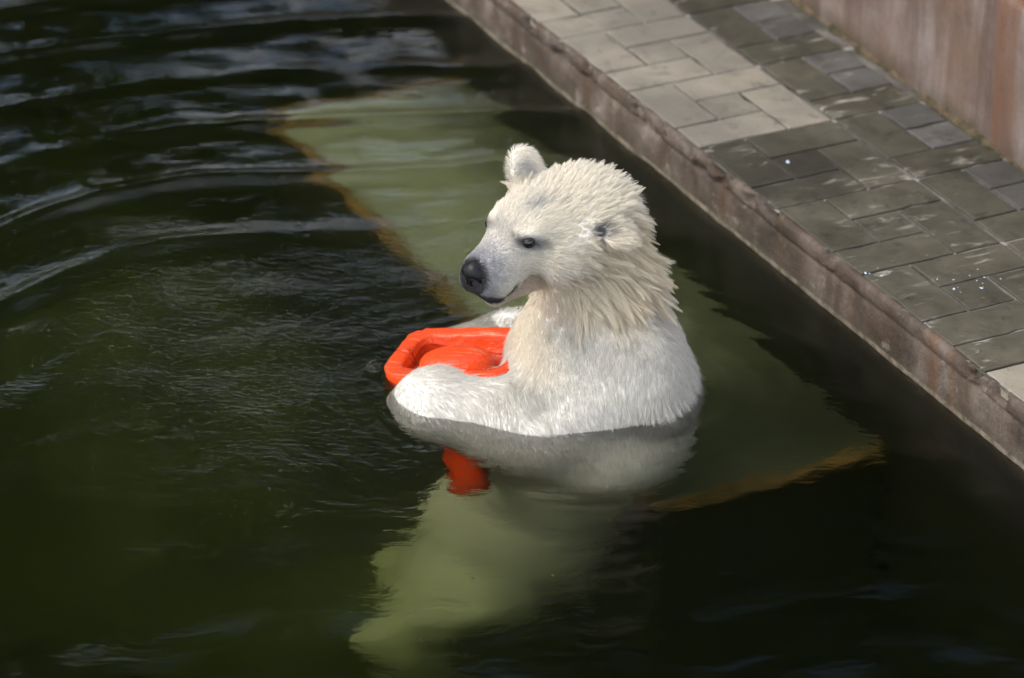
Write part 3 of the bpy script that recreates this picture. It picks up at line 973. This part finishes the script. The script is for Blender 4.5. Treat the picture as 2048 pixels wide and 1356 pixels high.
# ---- fur: strands combed along the body, wet ones gathered into locks
def sample_surface(n, dens):
    tri = np.vstack([BQ[:, [0, 1, 2]], BQ[:, [0, 2, 3]]])
    A, B_, C_ = BV[tri[:, 0]], BV[tri[:, 1]], BV[tri[:, 2]]
    ar = np.linalg.norm(np.cross(B_ - A, C_ - A), axis=1) * dens((A + B_ + C_) / 3)
    pick = RNG.choice(len(tri), n, p=ar / ar.sum())
    u, v = RNG.random(n), RNG.random(n)
    f_ = u + v > 1
    u[f_], v[f_] = 1 - u[f_], 1 - v[f_]
    return A[pick] + (B_ - A)[pick] * u[:, None] + (C_ - A)[pick] * v[:, None]
def unit(v):
    return v / (np.linalg.norm(v, axis=1, keepdims=True) + 1e-9)
def fur_field(P):
    """length, comb direction, lift and lock strength at points of the skin"""
    a, b, c = to_head(P)
    N = grad(P)
    head = ss(P[:, 2], 0.20, 0.30)
    zr = P[:, 2] + 0.030 * np.sin(P[:, 0] * 61 + 3 * np.sin(P[:, 1] * 47)) + 0.018 * np.sin(P[:, 0] * 143 + P[:, 1] * 90)
    ruffz = ss(zr, 0.175, 0.255) * (1 - 0.75 * ss(P[:, 0], 0.05, -0.01) * ss(a, 0.06, -0.02))
    back = ss(a, 0.115, 0.02)
    L = np.full(len(P), 0.026)
    L = L + (0.064 - L) * ruffz * np.maximum(back, 1 - head)
    face = head * (1 - back)
    Lf = 0.007 + 0.020 * ss(a, 0.24, 0.09)
    cheek = ss(c, 0.0, -0.05) * ss(a, 0.20, 0.12)
    Lf = Lf + 0.012 * cheek
    L = L * (1 - face) + Lf * face
    crown = head * ss(c, 0.0, 0.05)
    L = L * (1 - crown * back) + (0.026) * crown * back
    earm = np.minimum(np.linalg.norm(P - hd(-0.002, -0.135, 0.085), axis=1) / 0.055, np.linalg.norm(P - hd(-0.022, 0.148, -0.018), axis=1) / 0.042)
    ear = np.clip(1.35 - earm, 0, 1)
    L = L * (1 - ear) + 0.012 * ear
    de = np.minimum(np.linalg.norm(P - EYE_N, axis=1), np.linalg.norm(P - EYE_F, axis=1))
    L = L * (0.35 + 0.65 * ss(de, 0.018, 0.045))
    hood = np.clip(1.6 - np.linalg.norm(P - hd(0.045, 0.118, 0.015), axis=1) / 0.040, 0, 1)
    L = L * (1 - 0.72 * hood)
    chest = ss(P[:, 0], 0.06, -0.02) * ss(P[:, 2], 0.03, 0.08) * (1 - ruffz)
    L = L + 0.012 * chest
    throat = ss(P[:, 0], 0.075, 0.03) * ss(P[:, 2], 0.32, 0.28) * ss(P[:, 2], 0.10, 0.14)
    L = L * (1 - 0.55 * throat)
    fringe = ss(P[:, 0], 0.20, 0.28) * ss(P[:, 2], 0.07, 0.02) * ss(P[:, 2], -0.16, -0.08)
    L = L + 0.030 * fringe
    paw = ss(P[:, 0], -0.20, -0.30) * ss(P[:, 2], 0.2, 0.1)
    L = L * (1 - 0.5 * paw)
    nosedir = unit(P - hd(0.33, 0, 0.02))
    down = np.tile(np.array([0.10, -0.06, -1.0]), (len(P), 1))
    nape = unit(np.stack([np.full(len(P), 0.75), 0.25 * np.ones(len(P)), -0.65 * np.ones(len(P))], 1))
    hb = head[:, None]
    neckdir = unit(0.55 * nape + down * 0.75)
    D = hb * nosedir + (1 - hb) * neckdir
    side = ss(c, 0.02, -0.08) * back
    D = unit(D) + side[:, None] * np.array([0.42, 0, -0.80])
    body = (1 - ruffz)
    bd = np.tile(np.array([0.28, 0.0, -1.0]), (len(P), 1))
    bd[:, 0] += 0.5 * ss(P[:, 0], -0.05, -0.3)
    bd[:, 0] -= 0.45 * ss(P[:, 0], 0.05, 0.25)
    D = D * (1 - body)[:, None] + unit(bd) * body[:, None]
    D = D - (D * N).sum(1, keepdims=True) * N
    D = unit(D)
    lift = 0.20 + 0.30 * ruffz * back + 0.22 * crown * back + 0.15 * face
    nz = ss(P[:, 0], 0.14, 0.26) * ruffz
    lift = lift + 0.35 * nz
    lift = lift * (1 - 0.72 * body) + 0.6 * fringe
    clump = np.clip(1.0 * ruffz * np.maximum(back, 1 - head) + 0.45 * face * ss(a, 0.2, 0.08) + 0.30 * (1 - ruffz) * (1 - head) + 0.06, 0, 0.95) * (1 - ear) * (1 - 0.22 * crown)
    return L, D, N, lift, clump
def curl(P0, L, D, N, lift, sag, T_):
    """points along strands: (n, len(T_), 3)"""
    d0 = unit(D + N * lift[:, None])
    out = P0[:, None, :] + d0[:, None, :] * (L[:, None] * T_[None])[:, :, None]
    out = out + (np.array([0, 0, -1.0])[None, None] * (L[:, None] * sag[:, None] * T_[None] ** 2)[:, :, None])
    return out
NP = 6
TT = np.linspace(0, 1, NP)
def make_fur(name, n, dens, n_lock, lock_r, width, len_mul=1.0):
    P = sample_surface(n, dens)
    G_ = sample_surface(n_lock, lambda Q: dens(Q) * (1 + 2.0 * ss(to_head(Q)[2], 0.0, 0.05)))
    L, D, N, lift, cl = fur_field(P)
    Lg, Dg, Ng, liftg, clg = fur_field(G_)
    L = L * len_mul * RNG.uniform(0.75, 1.15, n)
    lg = len_mul * RNG.uniform(0.45, 1.45, n_lock)
    Dg = unit(Dg + RNG.normal(0, 0.24, (n_lock, 3)))
    liftg = liftg * RNG.uniform(0.5, 1.5, n_lock)
    D = unit(D + RNG.normal(0, 0.13, (n, 3)))
    sag = 0.22 * ss(L, 0.03, 0.07)
    C1 = curl(P, L, D, N, lift * RNG.uniform(0.6, 1.4, n), sag, TT)
    GC = curl(G_, Lg * lg, Dg, Ng, liftg, 0.25 * ss(Lg, 0.03, 0.07), TT)
    kd = kdtree.KDTree(n_lock)
    for i, g in enumerate(G_):
        kd.insert(g, i)
    kd.balance()
    near = np.empty(n, int); dist = np.empty(n)
    for i, p in enumerate(P):
        _, near[i], dist[i] = kd.find(p)
    w = cl * np.clip(1.4 - dist / lock_r, 0.0, 1) ** 0.5 * RNG.uniform(0.75, 1.05, n_lock)[near] * np.where(RNG.random(n) < 0.12, 0.35, 1.0)
    w = np.minimum(w, 0.97)
    tw = TT ** 0.8
    W_ = (w[:, None] * tw[None])[:, :, None]
    C1 = C1 * (1 - W_) + GC[near] * W_
    # keep strands out of the skin
    mid = C1[:, 2:, :].reshape(-1, 3)
    sd_ = bear_sdf(mid)
    fix = sd_ < 0.0015
    gm = np.repeat(N, NP - 2, 0)[fix]
    mid[fix] += gm * np.minimum(0.0015 - sd_[fix], 0.02)[:, None]
    C1[:, 2:, :] = mid.reshape(n, NP - 2, 3)
    hc = bpy.data.hair_curves.new(name)
    hc.add_curves([NP] * n)
    hc.position_data.foreach_set('vector', C1.astype(np.float32).ravel())
    rad = width * np.array([1.0, 1.0, 0.9, 0.72, 0.5, 0.12])
    R_ = rad[None] * RNG.uniform(0.7, 1.25, (n, 1))
    ra = hc.attributes.get('radius') or hc.attributes.new('radius', 'FLOAT', 'POINT')
    ra.data.foreach_set('value', R_.astype(np.float32).ravel())
    colr = coat(P, RNG.normal(0, 0.35, n))
    colr = colr * RNG.uniform(0.72, 1.08, (n, 1))
    lockc = RNG.uniform(0.0, 1.0, n_lock)[near]
    mixc = (cl * 0.30 * lockc)[:, None] * (colr.mean(1) > 0.4)[:, None]
    colr = colr + (CREAM * 0.92 - colr) * mixc
    at = hc.attributes.new('coat', 'FLOAT_COLOR', 'CURVE')
    at.data.foreach_set('color', np.hstack([np.clip(colr, 0.01, 1), np.ones((n, 1))]).astype(np.float32).ravel())
    hc.materials.append(MAT_FUR)
    o = bpy.data.objects.new(name, hc)
    COL.objects.link(o)
    o.parent = bear
    return o
def clear_of_face(P):
    """no fur on nose pad, eyes and lips"""
    k = np.ones(len(P))
    for e in (EYE_N, EYE_F):
        k *= ss(np.linalg.norm(P - e, axis=1), 0.013, 0.020)
    k *= ss(np.linalg.norm(P - NOSE, axis=1), 0.026, 0.034)
    a, b, c = to_head(P)
    k *= ss(np.linalg.norm(P - hd(0.016, 0.134, 0.010), axis=1), 0.010, 0.020)
    k *= 1 - 0.85 * np.exp(-((c - mouth_line(a)) / 0.009) ** 2) * ss(a, 0.205, 0.226) * (P[:, 2] > 0.25)
    return k
head_fur = make_fur('head_fur', 85000, lambda P: clear_of_face(P) * ss(P[:, 2], 0.09, 0.16) * (1 + 1.2 * ss(to_head(P)[0], 0.1, 0.2)), 3000, 0.026, 0.00045)
body_fur = make_fur('body_fur', 70000, lambda P: ss(P[:, 2], 0.21, 0.13) * (0.25 + 0.75 * ss(P[:, 2], -0.16, -0.02)) * ss(P[:, 2], -0.45, -0.10), 9000, 0.02, 0.0004)
for f_, lb in ((head_fur, 'long wet cream fur gathered into spiky locks'), (body_fur, 'short sleek white fur')):
    f_['kind'] = 'stuff'; f_['label'] = lb

# ---- nose pad, eyes
def blob(name, sub, fn, mat, loc, M3, parent):
    bm = bmesh.new()
    bmesh.ops.create_icosphere(bm, subdivisions=sub, radius=1.0)
    for v in bm.verts:
        v.co = Vector(fn(v.co.x, v.co.y, v.co.z))
    o = link(name, bm_mesh(name, bm, True), mat, parent)
    mt = Matrix.Identity(4)
    for i in range(3):
        for j in range(3):
            mt[j][i] = M3[i][j]
    mt.translation = Vector(loc)
    o.matrix_local = mt
    return o
MN = Mat('wet_nose')
nn_ = MN.noise(MN.coords('Object'), 260, 3, 0.6)
MN.principled((0.006, 0.006, 0.008), 0.30, MN.bump(nn_, 0.45, 0.002), 0.3)
def nose_shape(x, y, z):
    # x forward, y left, z up: broad top, pinched below, two nostrils
    w = 0.034 * (1.0 if z > -0.1 else 1.0 + (z + 0.1) * 0.45)
    px, py, pz = 0.027 * x, w * y, 0.034 * z + 0.005 * (1 - abs(y))
    for s_ in (1, -1):
        d2 = ((y - 0.50 * s_) / 0.30) ** 2 + ((z + 0.22) / 0.30) ** 2
        if x > 0:
            px -= 0.012 * math.exp(-d2)
    px -= 0.004 * math.exp(-(y / 0.10) ** 2) * (z < 0.1)
    return px, py, pz
nose = blob('nose', 5, nose_shape, MN.m, hd(0.288, 0, -0.034), HM, bear)
nose['label'] = 'shiny black nose pad with nostrils'
MAT_EYE = flat('dark_eye', (0.012, 0.007, 0.005), 0.04, 0.6, Coat__Weight=0.6)
MAT_LID = flat('eyelid_skin', (0.02, 0.017, 0.018), 0.45, 0.4)
for s_, E_ in ((1, EYE_N), (-1, EYE_F)):
    out_ = np.array([0.45, 0.85 * s_, 0.12]); out_ /= np.linalg.norm(out_)
    ax = HM.T @ out_
    side_ = np.cross(hu, ax); side_ /= np.linalg.norm(side_)
    upv = np.cross(ax, side_)
    side_ = math.cos(0.36) * side_ - s_ * math.sin(0.36) * upv
    M3 = np.stack([ax, side_, np.cross(ax, side_)])
    c_ = E_ - ax * 0.002
    e_ = blob('eye', 4, lambda x, y, z: (0.0120 * x, 0.0135 * y, 0.0120 * z), MAT_EYE, c_, M3, bear)
    for nm, up_ in (('upper_eyelid', 1), ('lower_eyelid', -1)):
        def lid(x, y, z, up_=up_):
            # a shell over the ball, cut along the slit
            zz = z if z * up_ > 0.80 * (1 - y * y) - 0.12 else up_ * (0.80 * (1 - y * y) - 0.12)
            return 0.0132 * x * math.sqrt(max(0.0, 1 - min(1, zz * zz))) / max(0.05, math.sqrt(max(0.0, 1 - z * z))) if abs(z) < 0.99 else 0.0, 0.0150 * y, 0.0138 * zz
        blob(nm, 3, lid, MAT_LID, tuple(np.zeros(3)), np.eye(3), e_)

# ------------------------------------------------------------------ orange cone, upside down in the bear's arms
def cone_frame():
    e1 = np.array([0.951, -0.273, 0.147]); e1 /= np.linalg.norm(e1)
    e2 = -np.array([-0.069, -0.235, 0.010]); e2 -= (e2 @ e1) * e1; e2 /= np.linalg.norm(e2)
    return e1, e2, np.cross(e1, e2)
CE = cone_frame()
cone = bpy.data.objects.new('traffic_cone', None)
COL.objects.link(cone)
tag(cone, 'orange plastic cone floating upside down, its hollow square base held in the bear\'s arms', 'cone')
mw_ = Matrix.Identity(4)
for i in range(3):
    wv = RIGHT * CE[i][0] + AWAY * CE[i][1] + np.array([0, 0, CE[i][2]])
    for j in range(3):
        mw_[j][i] = wv[j]
mw_.translation = Vector(tuple(wor((-0.186, 0.213, 0.042))))
cone.matrix_world = mw_
def rr_ring(half, rad, n=9):
    """rounded square outline"""
    pts = []
    for q, (sx, sy) in enumerate(((1, 1), (-1, 1), (-1, -1), (1, -1))):
        for k in range(n):
            an = math.pi / 2 * (q + k / (n - 1))
            pts.append((sx * (half - rad) + rad * math.cos(an), sy * (half - rad) + rad * math.sin(an)))
        nx_ = ((-1, 1), (-1, -1), (1, -1), (1, 1))[q]
        p0 = pts[-1]
        an = math.pi / 2 * (q + 1)
        p1 = (nx_[0] * (half - rad) + rad * math.cos(an), nx_[1] * (half - rad) + rad * math.sin(an))
        for k in range(1, 8):
            pts.append((p0[0] + (p1[0] - p0[0]) * k / 8, p0[1] + (p1[1] - p0[1]) * k / 8))
    return pts
def tray():
    H_ = 0.160
    prof = [(0.060, -0.066), (0.004, -0.062), (0.0, -0.050), (-0.004, -0.004), (-0.002, -0.001), (0.001, 0.0), (0.030, -0.003), (0.0335, -0.006), (0.035, -0.011), (0.043, -0.052), (0.048, -0.057), (0.075, -0.058)]
    V, Fc = [], []
    rings = []
    for ins_, z in prof:
        ring_ = rr_ring(H_ - ins_, max(0.03, 0.055 - ins_ * 0.5))
        ids = []
        for (x, y) in ring_:
            w = 0.0030 * noise3((x, y, z), 22, 4) + 0.0014 * noise3((x, y, z), 70, 6)
            if -0.01 < z and ins_ < 0.03:
                w -= 0.014 * max(0, noise3((x, y, 0), 34, 11) - 0.25)
            ids.append(len(V)); V.append((x * (1 + w * 3), (y - math.copysign(min(abs(y) * 2, 0.032), y)) * (1 + w * 3), z + w))
        rings.append(ids)
    n = len(rings[0])
    for a, b in zip(rings, rings[1:]):
        for k in range(n):
            Fc.append((a[k], a[(k + 1) % n], b[(k + 1) % n], b[k]))
    Fc.append(tuple(rings[-1]))
    return mesh_from('base_tray', V, Fc, True)
def lathe(name, prof, n=48):
    V, Fc = [], []
    for r, z in prof:
        for k in range(n):
            a = 2 * math.pi * k / n
            V.append((r * math.cos(a), r * math.sin(a), z))
    for i in range(len(prof) - 1):
        for k in range(n):
            Fc.append((i * n + k, i * n + (k + 1) % n, (i + 1) * n + (k + 1) % n, (i + 1) * n + k))
    Fc.append(tuple(range(n))[::-1])
    Fc.append(tuple((len(prof) - 1) * n + k for k in range(n)))
    return mesh_from(name, V, Fc, True)
link('base_tray', tray(), MAT_ORANGE, cone)
dome_prof = [(0.108, -0.054), (0.104, -0.046), (0.1015, -0.030), (0.099, -0.014), (0.094, -0.003), (0.084, 0.006), (0.066, 0.013), (0.044, 0.017), (0.02, 0.0185), (0.002, 0.019)]
dm = link('raised_dome', lathe('raised_dome', dome_prof), MAT_ORANGE, cone)
dm.location = (-0.008, -0.020, -0.010)
dm.scale = (0.92, 0.66, 0.95)
body_prof = [(0.098, -0.056), (0.094, -0.075), (0.082, -0.18), (0.070, -0.30), (0.058, -0.42), (0.050, -0.50), (0.046, -0.53), (0.036, -0.545), (0.01, -0.549)]
cb = link('cone_body', lathe('cone_body', body_prof), MAT_ORANGE, cone)
cb.scale = (0.95, 0.95, 0.90)
cb.rotation_euler = (math.radians(-33), math.radians(-7), 0)

# ------------------------------------------------------------------ bubbles, drop, flakes
def glassy(name):
    M = Mat(name)
    g = M.n('ShaderNodeBsdfGlass'); g.inputs['IOR'].default_value = 1.2; g.inputs['Roughness'].default_value = 0.02
    M.l(g.outputs[0], M.out.inputs['Surface'])
    return M.m
MAT_BUBBLE = glassy('bubble_film')
def bubble_mesh():
    bm = bmesh.new()
    bmesh.ops.create_icosphere(bm, subdivisions=3, radius=1.0)
    for v in bm.verts:
        if v.co.z < -0.2:
            v.co.z = -0.2 - (v.co.z + 0.2) * -0.15
        r2 = math.hypot(v.co.x, v.co.y)
        if v.co.z < 0 and r2 > 0.75:
            v.co.x *= 1.12; v.co.y *= 1.12
    return bm_mesh('bubble', bm, True)
BUB = bubble_mesh()
BUB.materials.append(MAT_BUBBLE)
bub_local = [((-1.14, 0.84), 6), ((-0.685, 1.10), 5), ((-0.61, 0.97), 5), ((-0.69, 0.99), 4), ((-0.64, 0.93), 3), ((-0.73, 1.02), 4),
             ((-1.02, 0.30), 6), ((-0.78, 0.09), 5), ((-0.80, -0.05), 6), ((-0.86, -0.13), 4), ((-0.83, -0.13), 5), ((-0.58, -0.28), 5), ((-0.60, -0.35), 4),
             ((-0.25, -0.95), 4), ((-0.15, -0.72), 5), ((0.02, -0.71), 4), ((-1.2, 0.0), 4)]
def water_h(l):
    w = wor((l[0], l[1], 0))
    return float(waves(np.array([w[0]]), np.array([w[1]]))[0])
for (l, mm) in bub_local:
    o = link('bubble', BUB)
    w = wor((l[0], l[1], 0))
    o.location = (w[0], w[1], water_h(l) + 0.0005)
    s_ = mm * 0.001
    o.scale = (s_, s_, s_ * 0.8)
    tag(o, 'tiny clear bubble floating alone on the dark water', 'bubble', 'bubbles floating on the water')
big = link('bubble', BUB)
w = wor((-0.392, 0.20, 0)); big.location = (w[0], w[1], water_h((-0.392, 0.20)))
big.scale = (0.018, 0.018, 0.018)
tag(big, 'large clear bubble against the corner of the orange cone base', 'bubble')
bm = bmesh.new()
bmesh.ops.create_uvsphere(bm, u_segments=16, v_segments=12, radius=1.0)
for v in bm.verts:
    if v.co.z > 0:
        k = 1 - 0.75 * v.co.z ** 1.5
        v.co.x *= k; v.co.y *= k; v.co.z *= 1.7
MW = Mat('clear_water')
g_ = MW.n('ShaderNodeBsdfGlass'); g_.inputs['IOR'].default_value = 1.333
MW.l(g_.outputs[0], MW.out.inputs['Surface'])
drop = link('water_drop', bm_mesh('water_drop', bm, True), MW.m)
drop.location = tuple(wor((-0.052, 0.02, 0.255)))
drop.scale = (0.0038, 0.0038, 0.0038)
tag(drop, 'clear drop of water falling below the bear\'s chin', 'water drop')

MAT_FLAKE = flat('pale_blue_flake', (0.55, 0.68, 0.85), 0.6)
def flake_mesh(seed):
    rnd = random.Random(seed)
    n = 7
    top = [(math.cos(2 * math.pi * k / n) * rnd.uniform(0.6, 1.1), math.sin(2 * math.pi * k / n) * rnd.uniform(0.6, 1.1)) for k in range(n)]
    V = [(x, y, -0.1) for x, y in top] + [(x * 0.9, y * 0.9, 0.35 + 0.25 * rnd.random()) for x, y in top]
    Fc = [tuple(range(n, 2 * n))] + [(k, (k + 1) % n, n + (k + 1) % n, n + k) for k in range(n)]
    me_ = mesh_from('paint_flake', V, Fc)
    me_.materials.append(MAT_FLAKE)
    return me_
FLK = [flake_mesh(i) for i in range(4)]
def px_flake(x, y, r, label, grp, i):
    o = link('paint_flake', FLK[i % 4])
    o.location = (x, y, KH + 0.0012)
    o.rotation_euler = (0, 0, i * 1.9)
    o.scale = (r, r * 0.7, r * 0.5)
    tag(o, label, 'flake', grp)
px_flake(0.978, 0.168, 0.0075, 'lone round pale blue flake on a damp slab', None, 0)
frnd = random.Random(3)
edge_spots = [(1.600, 0.020, 0.005), (1.607, 0.027, 0.003), (1.628, 0.048, 0.004), (1.59, 0.06, 0.002), (1.62, 0.075, 0.002)]
for i, (x, y, r) in enumerate(edge_spots):
    px_flake(x, y, r, 'small pale blue flake on a damp slab close to the pool edge', 'pale blue flakes near the pool edge', i)
mid_spots = [(1.745 + frnd.uniform(-0.05, 0.05), 0.205 + frnd.uniform(-0.05, 0.10), frnd.choice([0.0014, 0.0018, 0.0024, 0.003, 0.005])) for _ in range(13)]
for i, (x, y, r) in enumerate(mid_spots):
    px_flake(x, y, r, 'small pale blue flake scattered with others over the slab joint', 'pale blue flakes over the slab joint', i + 1)

# ------------------------------------------------------------------ trees beyond the wall (mirrored in the water)
MAT_BARK = simple('bark', (0.06, 0.045, 0.032), (0.035, 0.028, 0.02), 8, 0.95, 0.8, 0.03)
def leaf_material(name, a, b):
    M = Mat(name)
    rnd = M.n('ShaderNodeNewGeometry').outputs['Random Per Island']
    c = M.mix(rnd, a, b)
    df = M.n('ShaderNodeBsdfDiffuse'); tr = M.n('ShaderNodeBsdfTranslucent'); mx = M.n('ShaderNodeMixShader')
    mx.inputs[0].default_value = 0.35
    M.l(c, df.inputs[0]); M.l(c, tr.inputs[0]); M.l(df.outputs[0], mx.inputs[1]); M.l(tr.outputs[0], mx.inputs[2])
    M.l(mx.outputs[0], M.out.inputs['Surface'])
    return M.m
LEAVES = [leaf_material('leaf_dark', (0.040, 0.070, 0.016), (0.075, 0.105, 0.026)), leaf_material('leaf_mid', (0.055, 0.09, 0.02), (0.11, 0.125, 0.03))]
def tree(name, loc, height, spread, seed, label, low=0.30, trunk=0.22, group='trees beyond the wall', cat='tree'):
    rnd = random.Random(seed); rg = np.random.default_rng(seed)
    root = bpy.data.objects.new(name, None)
    COL.objects.link(root)
    root.location = loc
    V, Fc = [], []
    def limb(a, b, ra, rb, n=8, segs=4):
        a = Vector(a); b = Vector(b)
        ax = (b - a).normalized(); s_ = ax.orthogonal().normalized(); t_ = ax.cross(s_)
        base = len(V)
        for i in range(segs + 1):
            f = i / segs
            c = a.lerp(b, f) + Vector((rnd.uniform(-1, 1), rnd.uniform(-1, 1), 0)) * 0.12 * ra * (0 < i < segs)
            for k in range(n):
                an = 2 * math.pi * k / n
                V.append(tuple(c + (s_ * math.cos(an) + t_ * math.sin(an)) * (ra + (rb - ra) * f)))
        for i in range(segs):
            for k in range(n):
                Fc.append((base + i * n + k, base + i * n + (k + 1) % n, base + (i + 1) * n + (k + 1) % n, base + (i + 1) * n + k))
    top = (rnd.uniform(-0.3, 0.3), rnd.uniform(-0.3, 0.3), height * 0.8)
    limb((0, 0, -0.2), top, trunk, trunk * 0.27, 10, 8)
    tips = []
    for i in range(11):
        f = low + (0.97 - low) * i / 11
        an = i * 2.4 + rnd.uniform(-0.4, 0.4)
        p0 = Vector((top[0] * f, top[1] * f, height * 0.8 * f))
        ln = spread * (1.15 - 0.65 * f) * rnd.uniform(0.75, 1.15)
        p1 = p0 + Vector((math.cos(an) * ln, math.sin(an) * ln, ln * rnd.uniform(0.2, 0.6)))
        limb(p0, p1, trunk * 0.36 * (1 - 0.6 * f), trunk * 0.09, 6, 3)
        tips += [p0.lerp(p1, 0.45), p0.lerp(p1, 0.75), p1]
    tips.append(Vector(top) + Vector((0, 0, 0.4)))
    link('trunk', mesh_from('trunk', V, Fc, True), MAT_BARK, root)
    nl = 260
    LV, LF = [], []
    for tp in tips:
        cr = spread * rnd.uniform(0.22, 0.38)
        c_ = np.array(tp)
        dirs = rg.normal(size=(nl, 3)); dirs /= np.linalg.norm(dirs, axis=1, keepdims=True)
        pos = c_ + dirs * (cr * rg.uniform(0.35, 1.05, (nl, 1)) ** 0.6) * np.array([1.1, 1.1, 0.8])
        u_ = rg.normal(size=(nl, 3)); u_ /= np.linalg.norm(u_, axis=1, keepdims=True)
        v_ = np.cross(u_, rg.normal(size=(nl, 3))); v_ /= np.linalg.norm(v_, axis=1, keepdims=True)
        sz = rg.uniform(0.08, 0.17, (nl, 1)) * spread / 2.2
        b0 = len(LV)
        quad = np.stack([pos - u_ * sz, pos + v_ * sz * 0.45, pos + u_ * sz, pos - v_ * sz * 0.45], 1).reshape(-1, 3)
        LV.extend(quad.tolist())
        LF.extend([(b0 + 4 * k, b0 + 4 * k + 1, b0 + 4 * k + 2, b0 + 4 * k + 3) for k in range(nl)])
    cw = link('crown', mesh_from('crown', LV, LF), LEAVES[seed % 2], root)
    cw['kind'] = 'stuff'
    tag(root, label, cat, group)
def tpos(l):
    w_ = wor((l[0], l[1], 0))
    return (w_[0], w_[1], 0.06)
TREES = [((-6.2, 8.6), 9.5, 2.7), ((-3.9, 9.6), 10.5, 2.9), ((-2.2, 8.2), 8.6, 2.3), ((0.0, 9.2), 10.0, 2.7), ((2.0, 7.8), 8.2, 2.4), ((4.2, 8.6), 9.4, 2.8), ((6.2, 7.4), 8.8, 2.6), ((-8.6, 6.4), 8.6, 2.6)]
for i, (l, h_, sp_) in enumerate(TREES):
    tree('broadleaf_tree', tpos(l), h_, sp_, 40 + i, 'leafy green tree standing beyond the pool and wall, mirrored in the water')

for i, l in enumerate([(-8.0, 6.9), (-6.4, 7.2), (-4.9, 7.6), (-3.4, 7.4), (-1.9, 7.6), (-0.5, 7.3), (0.9, 6.6), (2.2, 6.2)]):  # unseen shrubs, added to narrow the bright horizon gap mirrored in the water
    tree('shrub', tpos(l), 0.95 + 0.15 * (i % 3), 1.0, 70 + i, 'low rounded green shrub added out of view to narrow the mirrored sky gap', 0.10, 0.05, 'added unseen shrubs under the trees', 'shrub')
